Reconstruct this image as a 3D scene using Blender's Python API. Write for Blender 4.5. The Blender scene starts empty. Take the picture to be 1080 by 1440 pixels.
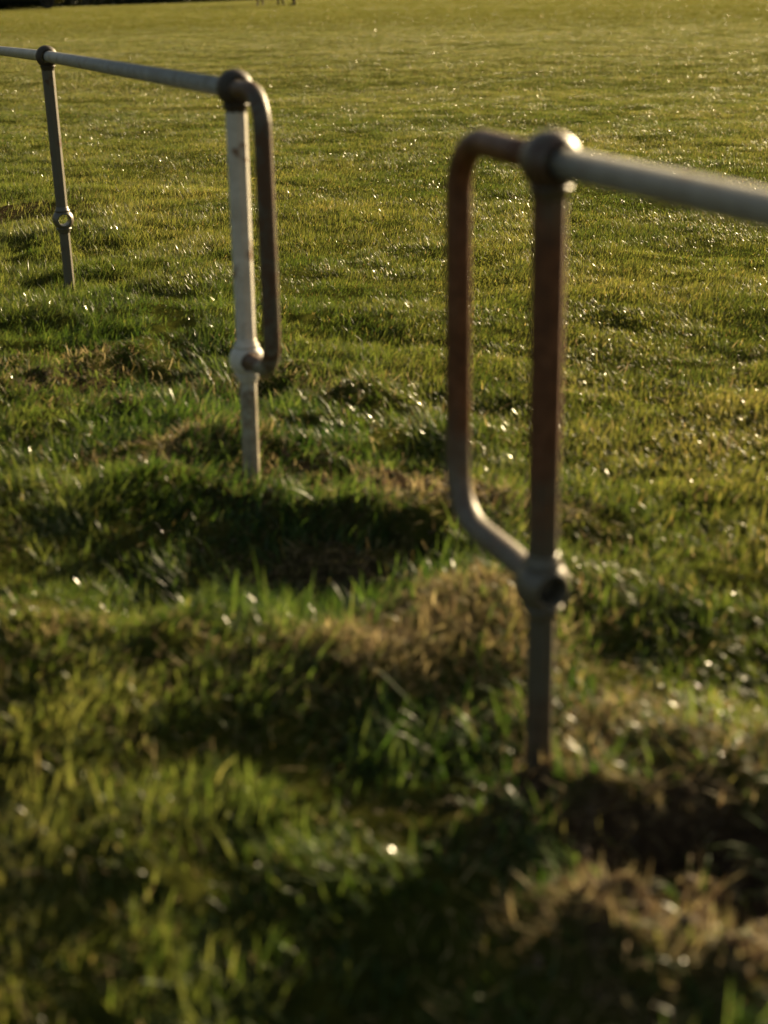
import bpy, bmesh, math, random
import numpy as np
from mathutils import Vector, Matrix

rng = np.random.default_rng(7)
random.seed(7)
R = math.radians
sc = bpy.context.scene
COL = sc.collection

# ------------------------------------------------------------------ camera
CAM_H = 1.2752
cam_d = bpy.data.cameras.new("camera")
cam = bpy.data.objects.new("camera", cam_d)
COL.objects.link(cam)
cam_d.sensor_fit = 'VERTICAL'
cam_d.sensor_height = 36.0
cam_d.lens = 50.03
cam_d.clip_start = 0.05
cam_d.clip_end = 2000
cam_d.dof.use_dof = True
cam_d.dof.focus_distance = 7.6
cam_d.dof.aperture_fstop = 2.15
cam.matrix_world = (Matrix.Translation((0, 0, CAM_H)) @ Matrix.Rotation(R(90 - 20.7336), 4, 'X')
                    @ Matrix.Rotation(R(-1.0045), 4, 'Z'))
sc.camera = cam
sc.render.resolution_x, sc.render.resolution_y = 768, 1024

# ------------------------------------------------------------------ world, sun, exposure
SUN_AZ, SUN_EL = 37.0, 16.0          # azimuth from +Y towards +X
w = bpy.data.worlds.new("World")
sc.world = w
w.use_nodes = True
nt = w.node_tree
bg = nt.nodes["Background"]
sky = nt.nodes.new("ShaderNodeTexSky")
sky.sky_type = 'NISHITA'
sky.sun_disc = False
sky.sun_elevation = R(SUN_EL)
sky.sun_rotation = R(SUN_AZ)
sky.air_density = 1.0
sky.dust_density = 4.0
sky.ozone_density = 1.0
warm = nt.nodes.new("ShaderNodeMix")            # hazy evening air
warm.data_type = 'RGBA'
warm.blend_type = 'MULTIPLY'
warm.inputs[0].default_value = 1.0
warm.inputs[7].default_value = (1.0, 0.90, 0.74, 1)
nt.links.new(sky.outputs[0], warm.inputs[6])
nt.links.new(warm.outputs[2], bg.inputs[0])
bg.inputs[1].default_value = 0.05
sd = bpy.data.lights.new("sun", 'SUN')
sd.energy = 5.0
sd.angle = R(0.5)
sd.color = (1.0, 0.79, 0.47)
sun = bpy.data.objects.new("sun", sd)
COL.objects.link(sun)
sv = Vector((math.sin(R(SUN_AZ)) * math.cos(R(SUN_EL)), math.cos(R(SUN_AZ)) * math.cos(R(SUN_EL)), math.sin(R(SUN_EL))))
sun.rotation_euler = sv.to_track_quat('Z', 'Y').to_euler()
sc.view_settings.view_transform = 'Standard'
sc.view_settings.look = 'None'
sc.view_settings.exposure = 1.55
sc.view_settings.gamma = 1.0
sc.render.engine = 'CYCLES'
sc.cycles.max_bounces = 6
sc.cycles.diffuse_bounces = 3
sc.cycles.transmission_bounces = 6
sc.cycles.sample_clamp_indirect = 6.0
sc.cycles.use_denoising = True
sc.cycles.denoiser = 'OPENIMAGEDENOISE'
sc.cycles.sample_clamp_direct = 8.0

# ------------------------------------------------------------------ helpers
def link(name, me, mat=None, parent=None, loc=None):
    o = bpy.data.objects.new(name, me)
    COL.objects.link(o)
    if mat is not None:
        me.materials.append(mat)
    if parent is not None:
        o.parent = parent
    if loc is not None:
        o.location = loc
    return o

def bm_obj(name, bm, mat, parent=None, loc=None, smooth=True):
    me = bpy.data.meshes.new(name)
    bmesh.ops.recalc_face_normals(bm, faces=bm.faces)
    bm.to_mesh(me)
    bm.free()
    if smooth:
        me.polygons.foreach_set("use_smooth", [True] * len(me.polygons))
    return link(name, me, mat, parent, loc)

def empty(name, loc):
    o = bpy.data.objects.new(name, None)
    COL.objects.link(o)
    o.location = loc
    return o

def tag(o, label=None, cat=None, group=None, kind=None):
    for k, v in (("label", label), ("category", cat), ("group", group), ("kind", kind)):
        if v:
            o[k] = v
    return o

def raw_mesh(name, V, F, col=None, extra=None):
    """V (n,3), F (m,3) triangles, straight from numpy"""
    me = bpy.data.meshes.new(name)
    k = F.shape[1]
    me.vertices.add(len(V))
    me.vertices.foreach_set("co", np.ascontiguousarray(V, dtype=np.float32).ravel())
    me.loops.add(F.size)
    me.loops.foreach_set("vertex_index", np.ascontiguousarray(F, dtype=np.int32).ravel())
    me.polygons.add(len(F))
    me.polygons.foreach_set("loop_start", np.arange(0, F.size, k, dtype=np.int32))
    if col is not None:
        a = me.attributes.new("tint", 'FLOAT_COLOR', 'POINT')
        a.data.foreach_set("color", np.ascontiguousarray(col, dtype=np.float32).ravel())
    for nm, arr in (extra or {}).items():
        a = me.attributes.new(nm, 'FLOAT', 'POINT')
        a.data.foreach_set("value", np.ascontiguousarray(arr, dtype=np.float32))
    me.update(calc_edges=True)
    return me

def tube(bm, pts, r, n=24, cap=True):
    pts = [Vector(p) for p in pts]
    T = [(pts[min(i + 1, len(pts) - 1)] - pts[max(i - 1, 0)]).normalized() for i in range(len(pts))]
    u = T[0].orthogonal().normalized()
    rings = []
    for p, t in zip(pts, T):
        u = (u - t * u.dot(t)).normalized()
        v = t.cross(u)
        rr = r(p) if callable(r) else r
        rings.append([bm.verts.new(p + (u * math.cos(a) + v * math.sin(a)) * rr)
                      for a in [2 * math.pi * k / n for k in range(n)]])
    for a, b in zip(rings, rings[1:]):
        for k in range(n):
            bm.faces.new((a[k], a[(k + 1) % n], b[(k + 1) % n], b[k]))
    if cap:
        bm.faces.new(rings[0][::-1])
        bm.faces.new(rings[-1])

# numpy value noise
_perm = np.random.default_rng(3).random((256, 256))
def vnoise(x, y, seed=0):
    x = np.asarray(x, float) + seed * 17.31
    y = np.asarray(y, float) + seed * 9.77
    xi, yi = np.floor(x).astype(int), np.floor(y).astype(int)
    fx, fy = x - xi, y - yi
    fx = fx * fx * fx * (fx * (fx * 6 - 15) + 10)
    fy = fy * fy * fy * (fy * (fy * 6 - 15) + 10)
    g = lambda a, b: _perm[a & 255, b & 255]
    return ((g(xi, yi) * (1 - fx) + g(xi + 1, yi) * fx) * (1 - fy)
            + (g(xi, yi + 1) * (1 - fx) + g(xi + 1, yi + 1) * fx) * fy) * 2 - 1

def fbm(x, y, lam, octv=3, seed=0, gain=0.5):
    s, a = 0.0, 1.0
    x = np.asarray(x, float)
    y = np.asarray(y, float)
    for o in range(octv):
        c, d = math.cos(0.6 + o * 1.1), math.sin(0.6 + o * 1.1)
        s = s + a * vnoise((x * c - y * d) / lam, (x * d + y * c) / lam, seed + o * 5)
        lam *= 0.5
        a *= gain
    return s

def sstep(a, b, x):
    t = np.clip((x - a) / (b - a), 0, 1)
    return t * t * (3 - 2 * t)

def gs(x, y, cx, cy, sx, sy, ang=0.0):
    c, s = math.cos(R(ang)), math.sin(R(ang))
    u, v = (x - cx) * c + (y - cy) * s, -(x - cx) * s + (y - cy) * c
    return np.exp(-0.5 * ((u / sx) ** 2 + (v / sy) ** 2))

# ------------------------------------------------------------------ fence line (metres)
P1, P2, P3 = np.array([-1.380, 6.288]), np.array([-0.353, 3.613]), np.array([0.259, 2.140])
D12 = (P2 - P1) / np.linalg.norm(P2 - P1)
D23 = np.array([0.384, -0.923])

def fence_dist(x, y):
    # distance from the straight fence line
    n = np.array([0.934, 0.358])
    return np.abs((x - P2[0]) * n[0] + (y - P2[1]) * n[1])

# ------------------------------------------------------------------ terrain
def height0(x, y):
    r = np.hypot(x, y)
    near = 1 - sstep(4.0, 9.0, r)
    fd = fence_dist(x, y)
    rough = 0.35 + 0.65 * np.exp(-(fd / 0.9) ** 2)
    z = 0.022 * (1 - 0.45 * sstep(8, 25, r)) * fbm(x, y, 0.9, 3, 1) - 0.17 * (1 - sstep(1.15, 2.15, y)) * (1 - 0.6 * sstep(0.05, 0.35, x)) * near + 0.02 * fbm(x, y, 14.0, 2, 4) * sstep(6, 25, r)  # near ground tips toward the camera, a slope shaped to darken the foreground
    z = z + (0.040 * fbm(x, y, 0.26, 3, 9) * rough + 0.008 * fbm(x, y, 0.09, 2, 12) * rough) * (0.35 + 0.65 * near)
    # worn hollow in the gap with a turf step on its far side
    t = ((x + 0.395) * 0.877 + (y - 3.548) * -0.479)
    ln = 0.055 + ((x + 0.395) * 0.479 + (y - 3.548) * 0.877) + 0.03 * np.sin(9 * t) + 0.02 * vnoise(x * 9, y * 9, 3)
    lat = sstep(-0.22, 0.06, t) * (1 - sstep(0.55, 0.95, t))
    prof = -(1 - sstep(-0.07, 0.0, ln)) * sstep(-0.85, -0.40, ln)
    z = z + 0.064 * prof * lat
    G = lambda *a: gs(x, y, *a)
    u_, v_ = (x - 0.03) * 0.906 + (y - 2.53) * 0.423, -(x - 0.03) * 0.423 + (y - 2.53) * 0.906
    z = z + 0.052 * (1 + 0.4 * vnoise(x * 11, y * 11, 7)) * np.exp(-0.5 * (u_ / 0.22) ** 2 - 0.5 * (v_ / np.where(v_ > 0, 0.15, 0.055)) ** 2)            # straw ridge beside the near post
    z = z + 0.030 * G(0.20, 2.74, 0.10, 0.07, 20)
    z = z - 0.022 * G(0.13, 2.38, 0.12, 0.06, 20)
    z = z + 0.065 * G(-0.56, 3.90, 0.17, 0.11, 0)             # tussock by the white post
    z = z - 0.030 * G(-0.36, 3.50, 0.06, 0.05, 0)
    z = z + 0.022 * G(-0.52, 2.60, 0.26, 0.08, -8)            # crest on the left
    z = z - 0.055 * G(-0.66, 3.02, 0.26, 0.15, 0)
    z = z + 0.030 * G(-0.75, 3.55, 0.20, 0.10, 0)
    z = z - 0.040 * G(0.43, 3.12, 0.14, 0.09, 0) + 0.025 * G(0.45, 3.38, 0.18, 0.07, 0)
    z = z - 0.045 * G(0.53, 2.70, 0.13, 0.07, 0) + 0.025 * G(0.50, 2.92, 0.18, 0.06, 0)
    z = z - 0.050 * G(0.72, 2.42, 0.12, 0.09, 0) - 0.03 * G(0.62, 3.66, 0.13, 0.08, 0)
    z = z - 0.085 * G(0.465, 1.94, 0.06, 0.04, 0) - 0.055 * G(0.365, 1.87, 0.035, 0.035, 0)
    z = z - 0.055 * G(0.52, 1.77, 0.09, 0.06, 0)
    z = z + 0.032 * G(0.375, 2.03, 0.05, 0.03, 0) + 0.030 * G(0.53, 2.18, 0.08, 0.05, -30) + 0.025 * G(0.31, 2.04, 0.05, 0.035, 20)
    z = z + 0.030 * G(0.37, 1.66, 0.10, 0.07, 0) - 0.035 * G(0.02, 1.72, 0.14, 0.12, 0)
    z = z - 0.03 * G(-1.05, 4.62, 0.16, 0.12, 0) - 0.03 * G(-2.15, 8.3, 0.35, 0.3, 0)
    z = z + 0.036 * (vnoise(x * 17, y * 17, 55) + 0.3) * gs(x, y, 0.47, 1.92, 0.2, 0.22)
    z = z + 0.026 * fbm(x, y, 0.085, 4, 21, 0.6) * soil_mask(x, y)
    return z

def height(x, y):
    # the ground meets each post where it stands, with a small collar of turf
    z = height0(x, y)
    for (p, tz, s) in ((P1, -0.030, 0.16), (P2, -0.006, 0.12), (P3, -0.004, 0.10)):
        z = z + (tz - height0(p[0], p[1])) * gs(x, y, p[0], p[1], s, s)
    return z

def soil_mask(x, y):
    G = lambda *a: gs(x, y, *a)
    m = (1.8 * G(0.03, 3.52, 0.22, 0.075, -28) + 0.55 * G(-0.12, 3.05, 0.28, 0.20, 0) + 1.1 * G(0.45, 1.92, 0.12, 0.10, 0)
         + 1.1 * G(0.52, 1.75, 0.14, 0.10, 0) + 0.55 * G(0.47, 2.08, 0.14, 0.08, 0) + 0.8 * G(-1.05, 4.68, 0.13, 0.10, 0)
         + 0.9 * G(-2.2, 8.35, 0.4, 0.4, 0) + 1.0 * G(-0.37, 3.52, 0.08, 0.08, 0) + 1.0 * G(0.26, 2.09, 0.08, 0.07, 0)
         + 0.25 * G(-0.75, 4.4, 0.25, 0.08, -10) + 0.6 * G(0.45, 1.62, 0.14, 0.12, 0) + 0.5 * G(0.36, 1.90, 0.06, 0.06, 0))
    m = m + 0.50 * fbm(x, y, 0.13, 3, 31) * np.minimum(m * 2, 1)
    m = m * np.where((y < 2.3) & (x > 0.1), 0.55 + 0.75 * sstep(-0.25, 0.35, vnoise(x * 13, y * 13, 77)), 1.0)   # broken into clods and turf
    return np.clip(m, 0, 1)

def straw_mask(x, y):
    G = lambda *a: gs(x, y, *a)
    m = (1.3 * G(0.04, 2.58, 0.21, 0.11, 25) + 1.0 * G(0.18, 2.66, 0.09, 0.14, 20) + 0.7 * G(0.42, 2.24, 0.18, 0.11, -20)
         + 0.38 * G(0.40, 1.66, 0.14, 0.16, 0) + 0.45 * G(0.42, 1.98, 0.14, 0.12, 0) + 0.9 * G(0.05, 3.44, 0.28, 0.10, -28) + 0.6 * G(-0.50, 3.90, 0.18, 0.12, 0)
         + 0.5 * G(-0.22, 3.16, 0.12, 0.06, 0) + 0.45 * G(-0.6, 4.5, 0.3, 0.12, -15) + 0.25 * G(-1.1, 4.75, 0.3, 0.2, 0)
         + 0.08 * G(-0.45, 2.62, 0.25, 0.08, 0))
    return np.clip(m + 0.25 * fbm(x, y, 0.15, 2, 41) * np.minimum(m * 2, 1), 0, 1)

def graded(a, b, step, growth, end):
    c = list(np.arange(a, b, step))
    s = step
    v = b
    while v < end:
        c.append(v)
        s *= growth
        v += s
    c.append(end)
    return c

pos_x = graded(0.0, 1.3, 0.014, 1.06, 420.0)
xs = np.array([-v for v in pos_x[:0:-1]] + pos_x)
ys = np.array([-v for v in graded(0.4, 0.5, 0.1, 1.25, 60.0)[::-1]] + list(np.arange(-0.3, 1.2, 0.06)) + graded(1.2, 4.2, 0.014, 1.022, 700.0))
X, Y = np.meshgrid(xs, ys)
Z = height(X, Y)
far = np.hypot(X, Y) > 130
Z[far] *= 0.3
nx, ny = len(xs), len(ys)
idx = np.arange(nx * ny).reshape(ny, nx)
F = np.stack([idx[:-1, :-1], idx[:-1, 1:], idx[1:, 1:], idx[1:, :-1]], -1).reshape(-1, 4)
V = np.stack([X, Y, Z], -1).reshape(-1, 3)

# ------------------------------------------------------------------ material helpers
def newmat(name):
    m = bpy.data.materials.new(name)
    m.use_nodes = True
    n = m.node_tree
    return m, n, n.nodes["Principled BSDF"], n.links

def noise(n, vec, scale, detail=4, rough=0.55):
    t = n.nodes.new("ShaderNodeTexNoise")
    t.inputs["Scale"].default_value = scale
    t.inputs["Detail"].default_value = detail
    t.inputs["Roughness"].default_value = rough
    if vec is not None:
        n.links.new(vec, t.inputs["Vector"])
    return t.outputs["Fac"]

def ramp(n, fac, stops):
    r = n.nodes.new("ShaderNodeValToRGB")
    e = r.color_ramp.elements
    while len(e) > len(stops):
        e.remove(e[-1])
    while len(e) < len(stops):
        e.new(0.5)
    for k, (p, c) in zip(e, stops):
        k.position = p
        k.color = c if len(c) == 4 else (*c, 1)
    n.links.new(fac, r.inputs[0])
    return r.outputs[0]

def mix(n, fac, a, b):
    m = n.nodes.new("ShaderNodeMix")
    m.data_type = 'RGBA'
    for sock, v in ((m.inputs[0], fac), (m.inputs[6], a), (m.inputs[7], b)):
        if isinstance(v, (int, float)):
            sock.default_value = v
        elif isinstance(v, tuple):
            sock.default_value = (*v, 1)
        else:
            n.links.new(v, sock)
    return m.outputs[2]

def math_n(n, op, a, b=0.0):
    m = n.nodes.new("ShaderNodeMath")
    m.operation = op
    for s, v in ((m.inputs[0], a), (m.inputs[1], b)):
        if isinstance(v, (int, float)):
            s.default_value = v
        else:
            n.links.new(v, s)
    return m.outputs[0]

def bump(n, bsdf, h, strength, dist):
    b = n.nodes.new("ShaderNodeBump")
    b.inputs["Strength"].default_value = strength
    b.inputs["Distance"].default_value = dist
    n.links.new(h, b.inputs["Height"])
    n.links.new(b.outputs[0], bsdf.inputs["Normal"])

def attr(n, name):
    a = n.nodes.new("ShaderNodeAttribute")
    a.attribute_name = name
    return a

# ground: soil with thatch and moss between the blades
mg, n, b, L = newmat("turf_soil")
tc = n.nodes.new("ShaderNodeTexCoord").outputs["Object"]
soilc = ramp(n, noise(n, tc, 40, 6, 0.7), [(0.3, (0.018, 0.013, 0.008)), (0.55, (0.060, 0.041, 0.023)), (0.8, (0.23, 0.16, 0.088))])
thatch = ramp(n, noise(n, tc, 25, 6, 0.7), [(0.3, (0.018, 0.022, 0.005)), (0.6, (0.050, 0.054, 0.010)), (0.85, (0.12, 0.10, 0.03))])
farg = ramp(n, noise(n, tc, 1.2, 8, 0.7), [(0.3, (0.085, 0.090, 0.014)), (0.7, (0.15, 0.14, 0.026))])
c1 = mix(n, attr(n, "soil").outputs["Fac"], thatch, soilc)
c2 = mix(n, attr(n, "remote").outputs["Fac"], c1, farg)
L.new(c2, b.inputs["Base Color"])
b.inputs["Roughness"].default_value = 0.9
b.inputs["Specular IOR Level"].default_value = 0.0
bump(n, b, noise(n, tc, 120, 5, 0.7), 0.8, 0.006)
me = raw_mesh("field", V, F, extra={"soil": soil_mask(X, Y).ravel(), "remote": sstep(12, 60, np.hypot(X, Y)).ravel()})
tag(link("field", me, mg), "grassy sports field running to the horizon", "field", kind="structure")

# ------------------------------------------------------------------ grass
mgr, n, b, L = newmat("grass_blade")
tint = attr(n, "tint").outputs["Color"]
L.new(tint, b.inputs["Base Color"])
wet = attr(n, "wet").outputs["Fac"]
L.new(wet, b.inputs["Roughness"])
mrs = n.nodes.new("ShaderNodeMapRange")
L.new(wet, mrs.inputs[0])
mrs.inputs[1].default_value, mrs.inputs[2].default_value = 0.2, 0.34
mrs.inputs[3].default_value, mrs.inputs[4].default_value = 0.5, 0.14
L.new(mrs.outputs[0], b.inputs["Specular IOR Level"])
tr = n.nodes.new("ShaderNodeBsdfTranslucent")
hs = n.nodes.new("ShaderNodeMix")
hs.data_type = 'RGBA'
hs.blend_type = 'MULTIPLY'
hs.inputs[0].default_value = 1.0
hs.inputs[7].default_value = (2.1, 1.9, 1.15, 1)
L.new(tint, hs.inputs[6])
L.new(hs.outputs[2], tr.inputs["Color"])
ms = n.nodes.new("ShaderNodeMixShader")
ms.inputs[0].default_value = 0.45
L.new(b.outputs[0], ms.inputs[1])
L.new(tr.outputs[0], ms.inputs[2])
L.new(ms.outputs[0], n.nodes["Material Output"].inputs[0])

def blade_geo(x, y, z, Ln, Wd, az, lean, curl, twist, seg):
    m = len(x)
    t = np.linspace(0, 1, seg + 1)
    prof = np.interp(t, [0, 0.25, 0.6, 0.85, 1], [0.85, 1.0, 0.8, 0.45, 0.0])
    px, pz = np.zeros(m), np.zeros(m)
    ca, sa = np.cos(az), np.sin(az)
    sx, sy = -np.sin(az + twist), np.cos(az + twist)
    V = np.empty((m, 2 * seg + 1, 3), np.float32)
    for i in range(seg + 1):
        if i:
            th = lean + curl * (i - 0.5) / seg
            px = px + np.sin(th) * Ln / seg
            pz = pz + np.cos(th) * Ln / seg
        cx, cy, cz = x + ca * px, y + sa * px, z + pz
        if i < seg:
            h = Wd * prof[i] * 0.5
            V[:, 2 * i] = np.stack([cx - sx * h, cy - sy * h, cz], -1)
            V[:, 2 * i + 1] = np.stack([cx + sx * h, cy + sy * h, cz], -1)
        else:
            V[:, 2 * i] = np.stack([cx, cy, cz], -1)
    f = []
    for i in range(seg - 1):
        a = 2 * i
        f += [(a, a + 1, a + 3), (a, a + 3, a + 2)]
    a = 2 * (seg - 1)
    f.append((a, a + 1, a + 2))
    f = np.array(f)
    nv = 2 * seg + 1
    F = (f[None] + (np.arange(m) * nv)[:, None, None]).reshape(-1, 3)
    return V.reshape(-1, 3), F, nv

def sector(n_, r0, r1, half):
    r = np.sqrt(rng.uniform(r0 * r0, r1 * r1, n_))
    a = rng.uniform(-half, half, n_)
    return r * np.sin(a), r * np.cos(a)

GREEN = np.array([[0.034, 0.060, 0.013], [0.060, 0.083, 0.019], [0.105, 0.118, 0.034], [0.165, 0.160, 0.060]])
DRY = np.array([[0.38, 0.295, 0.135], [0.23, 0.160, 0.078], [0.46, 0.375, 0.18]])
VV, FF, CC, WW = [], [], [], []
off = 0
BANDS = [  # r0, r1, half angle, per m2, segments, width, length factor
    (1.05, 2.7, R(42), 10500, 4, 0.0052, 1.0),
    (2.7, 4.6, R(34), 14000, 3, 0.0038, 1.0),
    (4.6, 8.0, R(28), 17000, 2, 0.0031, 1.0),
    (8.0, 16.0, R(24), 11000, 2, 0.0034, 1.0),
    (16.0, 36.0, R(22), 3000, 1, 0.0070, 1.05),
    (36.0, 125.0, R(21), 240, 1, 0.017, 1.1)]
for (r0, r1, half, dens, seg, w0, lf) in BANDS:
    a0, a1 = r0 * (0.82 if r0 > 2 else 1), r1 * 1.22          # neighbouring bands fade into one another
    x, y = sector(int(half * (a1 * a1 - a0 * a0) * dens), a0, a1, half)
    fd = fence_dist(x, y)
    r = np.hypot(x, y)
    nearf = np.exp(-(fd / 0.75) ** 2) * (1 - 0.6 * sstep(4.0, 7.0, r))
    sm, st = soil_mask(x, y), straw_mask(x, y)
    cl = fbm(x, y, 0.16, 2, 51)                       # clumps
    big = fbm(x, y, 1.3, 3, 61)
    p = np.clip(0.85 - 0.23 * nearf + (0.35 + 0.45 * nearf) * cl + 0.08 * big, 0.05, 1) * (1 - 0.93 * sm) * (1 - 0.78 * st)
    p = p * (sstep(a0, r0 * 1.22, r) if r0 > 2 else 1) * (1 - sstep(r1 * 0.82, a1, r))
    k = rng.random(len(x)) < p
    x, y, fd, r, nearf, st, cl, big = [v[k] for v in (x, y, fd, r, nearf, st, cl, big)]
    m = len(x)
    ev0 = 1 - 0.6 * sstep(6, 22, r)
    Ln = (0.027 + 0.028 * nearf) * (1 + (0.35 + 0.3 * nearf) * cl + (0.12 + 0.13 * nearf) * ev0 * big) * rng.uniform(0.45, 1.35, m) * lf
    Ln = np.maximum(Ln, 0.012)
    tall = rng.random(m) < 0.03 * (0.4 + nearf)
    Ln[tall] *= rng.uniform(1.3, 1.8, tall.sum())
    Wd = w0 * rng.uniform(0.6, 1.25, m) * (0.8 + 0.3 * nearf) * np.where(rng.random(m) < 0.05, 1.35, 1)
    comb = 2.6 * fbm(x, y, 0.35, 2, 71) + 0.8
    az = comb + rng.normal(0, 1.1, m)
    lean = np.abs(rng.normal(0.35 + 0.10 * nearf, 0.30, m))
    curl = rng.normal(0.75 + 0.35 * nearf, 0.6, m)
    z = height(x, y) - 0.003
    ev = 1 - 0.75 * sstep(6, 22, r)
    h = np.clip(0.44 + ev * (0.22 * big + 0.18 * fbm(x, y, 0.25, 2, 81)) + rng.normal(0, 0.22, m), 0, 0.999) * 3
    i = np.minimum(h.astype(int), 2)
    f = (h - i)[:, None]
    c = GREEN[i] * (1 - f) + GREEN[i + 1] * f
    dry = rng.random(m) < 0.035 + 0.30 * st
    c[dry] = DRY[rng.integers(0, 3, dry.sum())] * 0.62
    Ln[dry] *= 0.7
    c = c * (1 - nearf[:, None] * np.array([[0.54, 0.27, 0.42]]))   # lusher sward where the mower cannot reach, with foreground shade put into the colour
    c = c * (1 + sstep(5, 30, r)[:, None] * np.array([[0.40, 0.30, 1.5]]))   # tint grows paler with distance from the camera
    c *= rng.uniform(0.8, 1.2, (m, 1))
    c4 = np.concatenate([c, np.ones((m, 1))], 1)
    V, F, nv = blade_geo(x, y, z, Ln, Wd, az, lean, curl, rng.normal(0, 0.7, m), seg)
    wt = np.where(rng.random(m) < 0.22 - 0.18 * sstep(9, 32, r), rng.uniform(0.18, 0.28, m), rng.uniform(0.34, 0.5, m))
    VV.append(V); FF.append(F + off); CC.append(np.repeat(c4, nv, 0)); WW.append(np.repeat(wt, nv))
    off += len(V)
me = raw_mesh("grass", np.concatenate(VV), np.concatenate(FF), np.concatenate(CC), {"wet": np.concatenate(WW)})
tag(link("grass", me, mgr), "backlit green grass glinting with dew across the field", "grass", kind="stuff")

# dead straw matted over the worn ground
mst, n, b, L = newmat("dead_straw")
tint = attr(n, "tint").outputs["Color"]
L.new(tint, b.inputs["Base Color"])
b.inputs["Roughness"].default_value = 0.65
b.inputs["Specular IOR Level"].default_value = 0.25
tr = n.nodes.new("ShaderNodeBsdfTranslucent")
L.new(tint, tr.inputs["Color"])
ms = n.nodes.new("ShaderNodeMixShader")
ms.inputs[0].default_value = 0.5
L.new(b.outputs[0], ms.inputs[1])
L.new(tr.outputs[0], ms.inputs[2])
L.new(ms.outputs[0], n.nodes["Material Output"].inputs[0])
VV, FF, CC = [], [], []
off = 0
for (r0, r1, half, dens, seg) in [(1.05, 2.9, R(42), 32000, 4), (2.9, 5.2, R(30), 22000, 3)]:
    x, y = sector(int(half * (r1 * r1 - r0 * r0) * dens), r0, r1, half)
    st, sm = straw_mask(x, y), soil_mask(x, y)
    k = rng.random(len(x)) < np.clip(st * 0.9 + 0.035, 0, 1) * (1 - 0.55 * sm)
    x, y, st = x[k], y[k], st[k]
    m = len(x)
    Ln = rng.uniform(0.012, 0.062, m)
    V, F, nv = blade_geo(x, y, height(x, y) + rng.uniform(-0.002, 0.006, m), Ln, rng.uniform(0.0014, 0.0040, m),
                         rng.uniform(0, 6.28, m), np.clip(rng.normal(1.1, 0.35, m), 0, 1.55), rng.normal(0.6, 0.9, m),
                         rng.normal(0, 1.2, m), seg)
    c = DRY[rng.integers(0, 3, m)] * rng.uniform(0.55, 1.1, (m, 1))
    c = c * np.where(rng.random((m, 1)) < 0.25, np.array([[0.55, 0.62, 0.35]]), 1.0)
    VV.append(V); FF.append(F + off); CC.append(np.repeat(np.concatenate([c, np.ones((m, 1))], 1), nv, 0))
    off += len(V)
me = raw_mesh("dry_grass", np.concatenate(VV), np.concatenate(FF), np.concatenate(CC))
tag(link("dry_grass", me, mst), "matted dead straw over the worn ground around the posts", "dry grass", kind="stuff")

# crumbs of loose soil on the bare patches
bmc = bmesh.new()
bmesh.ops.create_icosphere(bmc, subdivisions=1, radius=1.0)
cv = np.array([v.co[:] for v in bmc.verts])
cf = np.array([[v.index for v in f.verts] for f in bmc.faces])
bmc.free()
x, y = sector(60000, 1.2, 5.2, R(30))
k = rng.random(len(x)) < soil_mask(x, y) * 0.5
x, y = x[k], y[k]
m = len(x)
s = rng.uniform(0.0015, 0.006, m) * np.where(rng.random(m) < 0.06, 2.4, 1)
V = cv[None] * s[:, None, None] * rng.uniform(0.6, 1.3, (m, 1, 3)) * rng.uniform(0.75, 1.25, (m, len(cv), 1))
V = V + np.stack([x, y, height(x, y) + s * 0.3], -1)[:, None]
F = (cf[None] + (np.arange(m) * len(cv))[:, None, None]).reshape(-1, 3)
mso, n, b, L = newmat("loose_soil")
tc = n.nodes.new("ShaderNodeTexCoord").outputs["Object"]
L.new(ramp(n, noise(n, tc, 70, 4), [(0.3, (0.03, 0.02, 0.012)), (0.7, (0.13, 0.088, 0.045))]), b.inputs["Base Color"])
b.inputs["Roughness"].default_value = 0.95
tag(link("soil_crumbs", raw_mesh("soil_crumbs", V.reshape(-1, 3), F), mso), "loose brown soil crumbs on the worn patches", "soil", kind="stuff")

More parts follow.
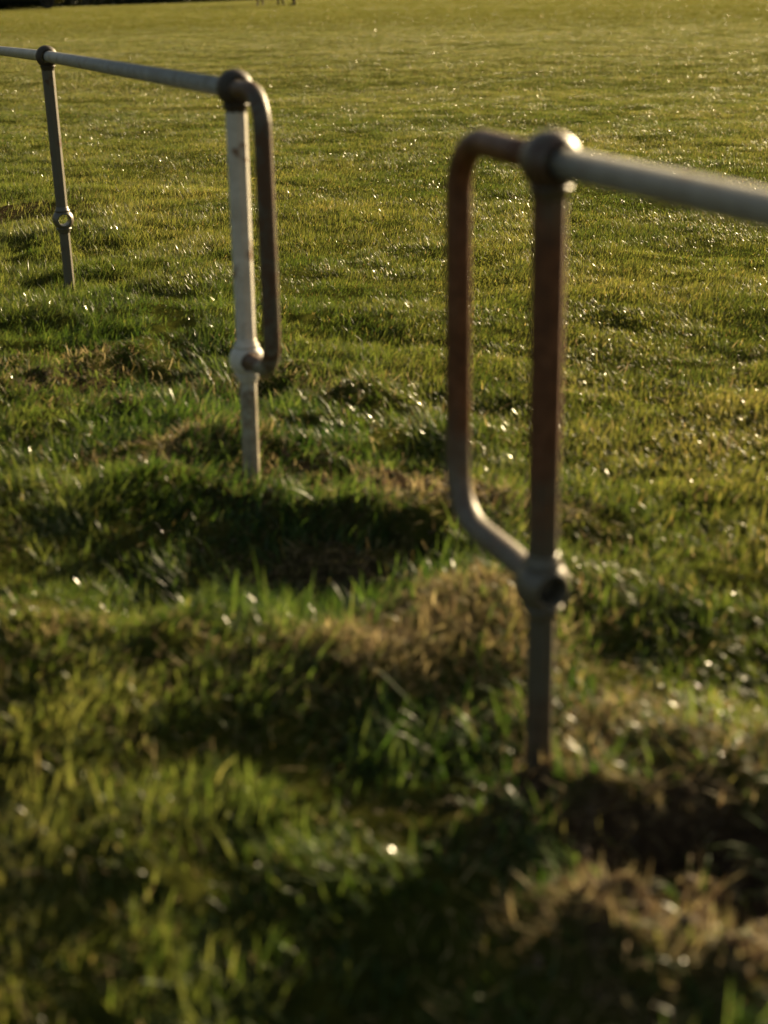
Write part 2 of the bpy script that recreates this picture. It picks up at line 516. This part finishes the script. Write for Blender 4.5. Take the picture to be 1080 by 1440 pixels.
# ------------------------------------------------------------------ railings
def metal(name, base, rust, grime, rust_amt, bands=(), rough=0.5, rust_scale=14, metallic=0.0, spec=0.3):
    """old paint over iron: base coat, blotches of rust, grime; bands = (z0, z1, colour, softness) worn zones in object height"""
    m, n, b, L = newmat(name)
    tc = n.nodes.new("ShaderNodeTexCoord").outputs["Object"]
    g = noise(n, tc, 22, 5, 0.6)
    c = mix(n, ramp(n, g, [(0.35, (0, 0, 0)), (0.75, (1, 1, 1))]), base, grime)
    z = n.nodes.new("ShaderNodeSeparateXYZ")
    L.new(tc, z.inputs[0])
    wob = math_n(n, 'MULTIPLY', math_n(n, 'SUBTRACT', noise(n, tc, 13, 7, 0.72), 0.5), 0.55)
    zz = math_n(n, 'ADD', z.outputs[2], wob)
    for (z0, z1, col, soft) in bands:
        mr = n.nodes.new("ShaderNodeMapRange")
        mr.interpolation_type = 'SMOOTHSTEP'
        L.new(zz, mr.inputs[0])
        mr.inputs[1].default_value, mr.inputs[2].default_value = z0 - soft, z0 + soft
        mr2 = n.nodes.new("ShaderNodeMapRange")
        mr2.interpolation_type = 'SMOOTHSTEP'
        L.new(zz, mr2.inputs[0])
        mr2.inputs[1].default_value, mr2.inputs[2].default_value = z1 + soft, z1 - soft
        mot = ramp(n, noise(n, tc, 34, 6, 0.7), [(0.30, tuple(v * 0.45 for v in col)), (0.52, col), (0.72, (col[0] * 1.5, col[1] * 1.7, col[2] * 1.9))])
        c = mix(n, math_n(n, 'MULTIPLY', mr.outputs[0], mr2.outputs[0]), c, mot)
    rn = noise(n, tc, rust_scale, 7, 0.7)
    rf = ramp(n, rn, [(max(0.0, 0.72 - rust_amt), (0, 0, 0)), (max(0.02, 0.80 - rust_amt), (1, 1, 1))])
    c = mix(n, rf, c, rust)
    fine = noise(n, tc, 160, 4, 0.7)
    c = mix(n, math_n(n, 'MULTIPLY', ramp(n, fine, [(0.55, (0, 0, 0)), (0.75, (1, 1, 1))]), 0.35), c, grime)
    L.new(c, b.inputs["Base Color"])
    L.new(ramp(n, rn, [(0.3, (rough,) * 3), (0.8, (min(1, rough + 0.3),) * 3)]), b.inputs["Roughness"])
    b.inputs["Metallic"].default_value = metallic
    b.inputs["Specular IOR Level"].default_value = spec
    hsum = math_n(n, 'ADD', math_n(n, 'MULTIPLY', rf, 0.4), math_n(n, 'ADD', fine, math_n(n, 'MULTIPLY', rn, 2.0)))
    bump(n, b, hsum, 0.35, 0.0015)
    return m

RUST, DARK = (0.12, 0.052, 0.024), (0.045, 0.036, 0.026)
M_rail = metal("galvanised_rail", (0.33, 0.325, 0.30), (0.16, 0.095, 0.055), (0.22, 0.205, 0.17), 0.11, rough=0.36, spec=0.5)
M_post_white = metal("white_paint_post", (0.63, 0.605, 0.55), (0.20, 0.12, 0.07), (0.44, 0.40, 0.33), 0.17,
                     bands=[(-0.1, 0.30, (0.30, 0.26, 0.19), 0.05)], rough=0.45)
M_post_rust = metal("rusted_post", (0.090, 0.075, 0.048), RUST, (0.11, 0.095, 0.07), 0.10,
                    bands=[(0.47, 0.98, (0.135, 0.052, 0.022), 0.11), (-0.1, 0.12, (0.10, 0.07, 0.045), 0.05)], rough=0.5)
M_post_grey = metal("grey_iron_post", (0.125, 0.112, 0.08), (0.10, 0.05, 0.028), (0.12, 0.105, 0.075), 0.16, rough=0.5)
M_joint_dark = metal("dark_iron_joint", (0.060, 0.046, 0.032), (0.045, 0.026, 0.016), DARK, 0.15, rough=0.45)
M_joint_white = metal("white_paint_joint", (0.63, 0.605, 0.55), (0.2, 0.14, 0.09), (0.52, 0.48, 0.40), 0.06, rough=0.4)
M_joint_grey = metal("grey_paint_joint", (0.11, 0.092, 0.064), (0.06, 0.03, 0.017), (0.10, 0.085, 0.06), 0.10, rough=0.27, spec=0.7)
M_joint_brown = metal("stained_iron_joint", (0.095, 0.073, 0.048), (0.075, 0.036, 0.019), (0.06, 0.045, 0.03), 0.27, rough=0.30, spec=0.6)
M_loop_rust = metal("rusted_pipe", (0.16, 0.14, 0.11), RUST, (0.12, 0.10, 0.075), 0.06,
                    bands=[(0.46, 1.20, (0.130, 0.054, 0.024), 0.13)], rough=0.33)
M_loop_dark = metal("dark_pipe", (0.125, 0.104, 0.076), (0.100, 0.052, 0.028), (0.065, 0.048, 0.032), 0.26, bands=[(0.20, 0.40, (0.21, 0.19, 0.15), 0.05)], rough=0.4)

def joint_bm(axis, R_=0.046, rh=0.0242, n=40):
    """a cast ball bored through along the fence: sphere lathed about the axis, open ends with a flat rim"""
    a = Vector((axis[0], axis[1], 0)).normalized()
    u, v = Vector((0, 0, 1)), a.cross(Vector((0, 0, 1)))
    rim = rh + 0.004
    amax = math.acos(rim / R_)
    prof = [(R_ * math.sin(t), R_ * math.cos(t)) for t in np.linspace(-amax, amax, 19)]
    e = prof[-1][0]
    prof += [(e - 0.0015, rh + 0.001), (e - 0.005, rh), (0.0, rh), (-e + 0.005, rh), (-e + 0.0015, rh + 0.001)]
    bm = bmesh.new()
    rings = [[bm.verts.new(a * ax + (u * math.cos(q) + v * math.sin(q)) * rr) for q in [2 * math.pi * k / n for k in range(n)]] for ax, rr in prof]
    for A, B in zip(rings, rings[1:] + rings[:1]):
        for k in range(n):
            bm.faces.new((A[k], A[(k + 1) % n], B[(k + 1) % n], B[k]))
    return bm

def octagon(bm, axis, z0, z1, f0, f1, steps=14):
    """octagonal shaft, across flats f0 at z0 to f1 at z1, arrises softened"""
    a0 = math.atan2(axis[1], axis[0]) + R(8)
    rings = []
    for i in range(steps + 1):
        t = i / steps
        z = z0 + (z1 - z0) * t
        rad = (f0 + (f1 - f0) * t) / 2 / math.cos(math.pi / 8)
        ring = []
        for k in range(8):
            for dq in (-0.055, 0.055):
                q = a0 + math.pi / 8 + k * math.pi / 4 + dq
                rr = rad * (1 - 0.012)
                ring.append(bm.verts.new((math.cos(q) * rr, math.sin(q) * rr, z)))
        rings.append(ring)
    for A, B in zip(rings, rings[1:]):
        for k in range(16):
            bm.faces.new((A[k], A[(k + 1) % 16], B[(k + 1) % 16], B[k]))
    bm.faces.new(rings[0][::-1])
    bm.faces.new(rings[-1])

def make_post(root, base_w, axis, top, lean, mats, neck=True):
    """post child of root at base_w; z of the top joint centre = top above z=0; mats = shaft, top joint, mid joint"""
    mid = top - 0.68
    bm = bmesh.new()
    octagon(bm, axis, -0.35, mid - 0.030, 0.041, 0.043)
    octagon(bm, axis, mid + 0.030, top - 0.030, 0.047, 0.050, 24)
    loc = (base_w[0] - root.location[0], base_w[1] - root.location[1], 0)
    p = bm_obj("post", bm, mats[0], root, loc, smooth=False)
    p.rotation_euler = (-lean[1], lean[0], 0)
    # small collars where shaft runs into the casting
    for zc, s in ((mid, -1), (mid, 1), (top, -1)):
        c = bmesh.new()
        z_a, z_b = zc + s * 0.037, zc + s * 0.056
        pts = [(0, 0, z_a + (z_b - z_a) * t) for t in np.linspace(0, 1, 6)]
        tube(c, pts, lambda q, z_a=z_a, z_b=z_b: 0.0265 + 0.0075 * (1 - (q[2] - z_a) / (z_b - z_a)) ** 2, 28)
        bm_obj("collar", c, mats[1] if zc == top else mats[2], p)
    bm_obj("ball_joint", joint_bm(axis, 0.0455), mats[1], p, (0, 0, top))
    bm_obj("ball_joint", joint_bm(axis, 0.0460), mats[2], p, (0, 0, mid))
    return p

def pipe(root, name, pts, r, mat, n=28):
    bm = bmesh.new()
    o = Vector(root.location)
    tube(bm, [Vector(q) - o for q in pts], r, n)
    return bm_obj(name, bm, mat, root)

def loop_path(base, top, mid, s_max, rad, d, dtop=0.0, low=0.095):
    """U-turn of pipe: out of the top joint, down, back into the lower joint"""
    pr = [(0.02, top), (s_max * 0.4, top + 0.4 * dtop)]
    for q in np.linspace(0, math.pi / 2, 12):
        pr.append((s_max - rad + rad * math.sin(q), top + dtop - rad + rad * math.cos(q)))
    for t in np.linspace(0.08, 0.92, 10):
        pr.append((s_max, (top + dtop - rad) * (1 - t) + (mid + low + 0.012) * t))
    for q in np.linspace(math.pi / 2, math.pi, 12):
        pr.append((s_max - low + low * math.sin(q), mid + 0.012 + low + low * math.cos(q)))
    pr += [((s_max - low) * 0.5, mid + 0.008), (0.03, mid + 0.001), (-0.004, mid)]
    return [(base[0] + d[0] * s, base[1] + d[1] * s, z) for s, z in pr]

T0, T1, T2, T3, T4 = 0.90, 0.9708, 1.0190, 1.0130, 1.005
P0 = P1 - D12 * 2.865
P4 = P3 + D23 * 2.865
# far railing
ra = tag(empty("railing", (P2[0], P2[1], 0)), "farther pale metal railing on a white post and a grey post with dark end loop", "railing", "metal railings beside the field")
make_post(ra, P0, D12, T0, (0, 0), (M_post_grey, M_joint_dark, M_joint_grey))
make_post(ra, P1, D12, T1, (-0.006, -0.0015), (M_post_grey, M_joint_dark, M_joint_grey))
make_post(ra, P2, D23, T2, (0.0076, 0.001), (M_post_white, M_joint_dark, M_joint_white))
pipe(ra, "top_rail", [(P0[0] - D12[0] * 3, P0[1] - D12[1] * 3, T0 - 0.06), (P0[0], P0[1], T0), (P1[0], P1[1], T1), (P2[0] + D12[0] * 0.019, P2[1] + D12[1] * 0.019, T2)], 0.0234, M_rail)
pipe(ra, "end_loop", loop_path(P2, T2, T2 - 0.68, 0.226, 0.082, D23, 0.004), 0.0216, M_loop_dark)
# near railing
rb = tag(empty("railing", (P3[0], P3[1], 0)), "near railing on a rusty red brown post with a brown pipe end loop", "railing", "metal railings beside the field")
make_post(rb, P3, D23, T3, (-0.0052, 0.0005), (M_post_rust, M_joint_brown, M_joint_grey))
make_post(rb, P4, D23, T4, (0, 0), (M_post_grey, M_joint_grey, M_joint_grey))
pipe(rb, "top_rail", [(P3[0] - D23[0] * 0.019, P3[1] - D23[1] * 0.019, T3), (P4[0], P4[1], T4), (P4[0] + D23[0] * 1.5, P4[1] + D23[1] * 1.5, T4)], 0.0226, M_rail)
pipe(rb, "end_loop", loop_path(P3, T3, T3 - 0.68, 0.322, 0.090, -D23, 0.004), 0.0222, M_loop_rust)

# ------------------------------------------------------------------ far background: hedge, parked car, people
def leaf_cloud(pts, size):
    m = len(pts)
    a = rng.normal(size=(m, 3)); a /= np.linalg.norm(a, axis=1, keepdims=True)
    b_ = np.cross(a, rng.normal(size=(m, 3))); b_ /= np.linalg.norm(b_, axis=1, keepdims=True)
    s = size * rng.uniform(0.6, 1.4, (m, 1))
    V = np.stack([pts - a * s, pts + b_ * s * 0.45, pts + a * s, pts - b_ * s * 0.45], 1).reshape(-1, 3)
    return V, np.arange(4 * m).reshape(-1, 4)

mlf, n, b, L = newmat("hedge_leaf")
gi = n.nodes.new("ShaderNodeNewGeometry").outputs["Random Per Island"]
L.new(ramp(n, gi, [(0.0, (0.012, 0.020, 0.006)), (1.0, (0.035, 0.050, 0.014))]), b.inputs["Base Color"])
b.inputs["Roughness"].default_value = 0.6
mwd, n, b, L = newmat("hedge_wood")
b.inputs["Base Color"].default_value = (0.02, 0.014, 0.009, 1)
b.inputs["Roughness"].default_value = 0.9
A, B = np.array([-31.0, 51.0]), np.array([-4.0, 88.0])
hd = (B - A); hl = np.linalg.norm(hd); hd = hd / hl
hn = np.array([-hd[1], hd[0]])                     # away from the field
A = A + hn * 1.0
hroot = tag(empty("hedge", (A[0], A[1], 0)), "long dark unlit hedge along the far edge of the field", "hedge")
m = 60000
u = rng.random(m) * hl
bul = 1 + 0.22 * fbm(u, u * 0, 3.0, 3, 91)
hz = (3.0 * rng.random(m) ** 1.25 + 0.03) * bul
off_ = 1.15 * rng.uniform(-1, 1, m) * bul * (1 - 0.35 * (hz / 3.3) ** 3)
pts = np.stack([A[0] * 0 + hd[0] * u + hn[0] * off_, hd[1] * u + hn[1] * off_, np.maximum(hz, 0.03)], -1)
Vh, Fh = leaf_cloud(pts, 0.13)
link("foliage", raw_mesh("foliage", Vh, Fh), mlf, hroot)
bm = bmesh.new()
for k in range(45):
    u0 = (k + 0.5) * hl / 45
    o = hd * u0
    for j in range(3):
        h2 = rng.uniform(-0.8, 0.8, 2)
        tube(bm, [(o[0], o[1], -0.1), (o[0] + hn[0] * h2[0] * 0.5, o[1] + hn[1] * h2[0] * 0.5, 1.0), (o[0] + hn[0] * h2[0], o[1] + hn[1] * h2[0] + h2[1], 2.2)], lambda p_: max(0.015, 0.06 - 0.02 * p_[2]), 6)
bm_obj("stem", bm, mwd, hroot)

# parked dark car
mcar, n, b, L = newmat("dark_car_paint")
b.inputs["Base Color"].default_value = (0.008, 0.010, 0.014, 1)
b.inputs["Roughness"].default_value = 0.25
b.inputs["Coat Weight"].default_value = 0.6
mgl, n, b, L = newmat("car_glass")
b.inputs["Base Color"].default_value = (0.012, 0.014, 0.016, 1)
b.inputs["Roughness"].default_value = 0.05
mty, n, b, L = newmat("tyre_rubber")
b.inputs["Base Color"].default_value = (0.015, 0.015, 0.015, 1)
b.inputs["Roughness"].default_value = 0.8
mal, n, b, L = newmat("wheel_alloy")
b.inputs["Base Color"].default_value = (0.05, 0.05, 0.05, 1)
b.inputs["Metallic"].default_value = 0.9
b.inputs["Roughness"].default_value = 0.4
mlm, n, b, L = newmat("lamp_lens")
b.inputs["Base Color"].default_value = (0.12, 0.12, 0.12, 1)
b.inputs["Roughness"].default_value = 0.1
car = tag(empty("parked_car", (-16.4, 69.5, 0.0)), "dark parked car at the field's far left edge, in front of the hedge", "car")
car.rotation_euler = (0, 0, R(12))
def section_loft(bm, secs):
    rings = [[bm.verts.new(p) for p in s] for s in secs]
    k = len(rings[0])
    for a_, b_ in zip(rings, rings[1:]):
        for i in range(k):
            bm.faces.new((a_[i], a_[(i + 1) % k], b_[(i + 1) % k], b_[i]))
    bm.faces.new(rings[0][::-1]); bm.faces.new(rings[-1])
def body_sec(xx, zlo, zhi, wd):
    h = zhi - zlo
    return [(xx, -wd * 0.86, zlo), (xx, -wd * 0.97, zlo + 0.18 * h), (xx, -wd, zlo + 0.5 * h), (xx, -wd * 0.95, zlo + 0.85 * h), (xx, -wd * 0.8, zhi),
            (xx, wd * 0.8, zhi), (xx, wd * 0.95, zlo + 0.85 * h), (xx, wd, zlo + 0.5 * h), (xx, wd * 0.97, zlo + 0.18 * h), (xx, wd * 0.86, zlo)]
bm = bmesh.new()
section_loft(bm, [body_sec(-2.15, 0.34, 0.70, 0.70), body_sec(-2.08, 0.26, 0.86, 0.80), body_sec(-1.7, 0.22, 0.93, 0.87), body_sec(-0.8, 0.20, 0.95, 0.89),
                  body_sec(0.6, 0.20, 0.94, 0.89), body_sec(1.3, 0.22, 0.90, 0.87), body_sec(1.9, 0.25, 0.78, 0.81), body_sec(2.1, 0.34, 0.62, 0.70)])
body = bm_obj("body", bm, mcar, car)
bm = bmesh.new()
section_loft(bm, [body_sec(-1.95, 0.90, 1.00, 0.74), body_sec(-1.45, 0.93, 1.40, 0.72), body_sec(-0.6, 0.94, 1.48, 0.70), body_sec(0.2, 0.94, 1.44, 0.70), body_sec(0.95, 0.92, 1.00, 0.74)])
bm_obj("cabin", bm, mgl, car)
bm = bmesh.new()
section_loft(bm, [body_sec(-1.5, 1.405, 1.43, 0.60), body_sec(-0.6, 1.46, 1.51, 0.62), body_sec(0.2, 1.43, 1.47, 0.60)])
bm_obj("roof", bm, mcar, car)
for sx in (-1.32, 1.32):
    for sy in (-1, 1):
        bm = bmesh.new()
        prof = [(0.20, -0.10), (0.30, -0.105), (0.325, -0.08), (0.33, 0.0), (0.325, 0.08), (0.30, 0.105), (0.20, 0.10)]
        rings = [[bm.verts.new((math.cos(q) * r_, y_, math.sin(q) * r_)) for q in [2 * math.pi * k / 32 for k in range(32)]] for r_, y_ in prof]
        for a_, b_ in zip(rings, rings[1:] + rings[:1]):
            for k in range(32):
                bm.faces.new((a_[k], a_[(k + 1) % 32], b_[(k + 1) % 32], b_[k]))
        wh = bm_obj("wheel", bm, mty, car, (sx, sy * 0.80, 0.33))
        bm = bmesh.new()
        for k in range(5):
            q = 2 * math.pi * k / 5
            tube(bm, [(0, sy * 0.07, 0), (math.cos(q) * 0.205, sy * 0.085, math.sin(q) * 0.205)], 0.035, 8)
        tube(bm, [(0, sy * 0.03, 0), (0, sy * 0.095, 0)], 0.06, 16)
        bm_obj("rim", bm, mal, wh)
for sy in (-0.55, 0.55):
    bm = bmesh.new()
    bmesh.ops.create_uvsphere(bm, u_segments=16, v_segments=10, radius=1, matrix=Matrix.Diagonal((0.10, 0.17, 0.07, 1)))
    bm_obj("headlight", bm, mlm, car, (2.02, sy, 0.58))

# three people on the far side of the field
def cloth(name, top, legs, skin=(0.35, 0.22, 0.15)):
    m, n, b, L = newmat(name)
    s = n.nodes.new("ShaderNodeSeparateXYZ")
    L.new(n.nodes.new("ShaderNodeTexCoord").outputs["Object"], s.inputs[0])
    z = math_n(n, 'DIVIDE', s.outputs[2], 1.8)
    r = n.nodes.new("ShaderNodeValToRGB")
    r.color_ramp.interpolation = 'CONSTANT'
    e = r.color_ramp.elements
    e[0].position, e[0].color = 0.0, (0.02, 0.012, 0.01, 1)
    e[1].position, e[1].color = 0.05, (*legs, 1)
    for p_, c_ in ((0.53, top), (0.835, skin)):
        k = e.new(p_); k.color = (*c_, 1)
    L.new(z, r.inputs[0])
    L.new(r.outputs[0], b.inputs["Base Color"])
    b.inputs["Roughness"].default_value = 0.85
    return m
mhair, n, b, L = newmat("dark_hair")
b.inputs["Base Color"].default_value = (0.02, 0.013, 0.008, 1)
b.inputs["Roughness"].default_value = 0.6

def person(loc, rz, mat, label, stride=0.0, spread=0.11):
    pts, rad, edges = [], [], []
    def add(p, r, parent=None):
        pts.append(p); rad.append(r if isinstance(r, tuple) else (r, r))
        if parent is not None:
            edges.append((parent, len(pts) - 1))
        return len(pts) - 1
    hip = add((0, 0, 0.95), (0.16, 0.12))
    for s in (-1, 1):
        f = stride * s
        h = add((s * 0.09, 0, 0.86), 0.095, hip)
        k = add((s * (0.06 + spread * 0.4), f * 0.42 + 0.02, 0.49), 0.062, h)
        an_ = add((s * spread, f * 0.9 - 0.02, 0.09), 0.045, k)
        he = add((s * spread, f * 0.9 - 0.03, 0.045), 0.042, an_)
        add((s * (spread + 0.03), f * 0.9 + 0.17, 0.035), 0.036, he)
    wst = add((0, 0, 1.12), (0.145, 0.105), hip)
    ch = add((0, 0.0, 1.33), (0.17, 0.12), wst)
    nb = add((0, -0.01, 1.47), (0.09, 0.075), ch)
    nk = add((0, 0.0, 1.54), 0.055, nb)
    hd1 = add((0, 0.015, 1.63), (0.072, 0.088), nk)
    add((0, 0.01, 1.74), (0.068, 0.085), hd1)
    add((0, 0.115, 1.63), 0.014, hd1)
    for s in (-1, 1):
        add((s * 0.083, 0.0, 1.64), 0.014, hd1)
        sh = add((s * 0.19, 0, 1.41), 0.06, ch)
        el = add((s * 0.25, -0.03 - s * stride * 0.25, 1.13), 0.045, sh)
        wr = add((s * 0.25, 0.07 - s * stride * 0.5, 0.90), 0.030, el)
        pm = add((s * 0.25, 0.09 - s * stride * 0.52, 0.83), (0.022, 0.036), wr)
        for j in range(4):
            f1 = add((s * 0.245, 0.065 - s * stride * 0.52 + 0.018 * j, 0.77), 0.009, pm)
            add((s * 0.235, 0.065 - s * stride * 0.52 + 0.018 * j, 0.725 + 0.006 * abs(j - 1)), 0.008, f1)
        add((s * 0.235, 0.135 - s * stride * 0.52, 0.80), 0.010, pm)
    me = bpy.data.meshes.new("person")
    me.from_pydata([Vector(p) for p in pts], edges, [])
    o = link("person", me)
    me.materials.append(mat)
    sk = o.modifiers.new("skin", 'SKIN')
    for v, r in zip(me.skin_vertices[0].data, rad):
        v.radius = r
    me.skin_vertices[0].data[0].use_root = True
    o.modifiers.new("sub", 'SUBSURF').levels = 2
    o.modifiers["sub"].render_levels = 2
    o.location = loc
    o.rotation_euler = (0, 0, rz)
    tag(o, label, "person", "people on the far side of the field")
    bm = bmesh.new()
    bmesh.ops.create_uvsphere(bm, u_segments=20, v_segments=12, radius=1, matrix=Matrix.Translation((0, -0.012, 1.72)) @ Matrix.Diagonal((0.085, 0.10, 0.09, 1)))
    bm_obj("hair", bm, mhair, o)
    return o
def gz(x, y):
    return float(height(np.array([x]), np.array([y]))[0])
person((-5.15, 67.8, gz(-5.15, 67.8)), R(170), cloth("maroon_jacket", (0.09, 0.02, 0.018), (0.045, 0.018, 0.014)), "leftmost of three far off people, standing in dark brown trousers")
person((-4.2, 67.2, gz(-4.2, 67.2)), R(200), cloth("grey_jacket", (0.10, 0.10, 0.11), (0.060, 0.022, 0.018)), "middle of three far off people, standing in reddish brown trousers")
person((-3.58, 66.6, gz(-3.58, 66.6)), R(95), cloth("navy_jacket", (0.02, 0.03, 0.07), (0.040, 0.018, 0.014)), "rightmost of three far off people, side on and narrow", 0.03, 0.05)
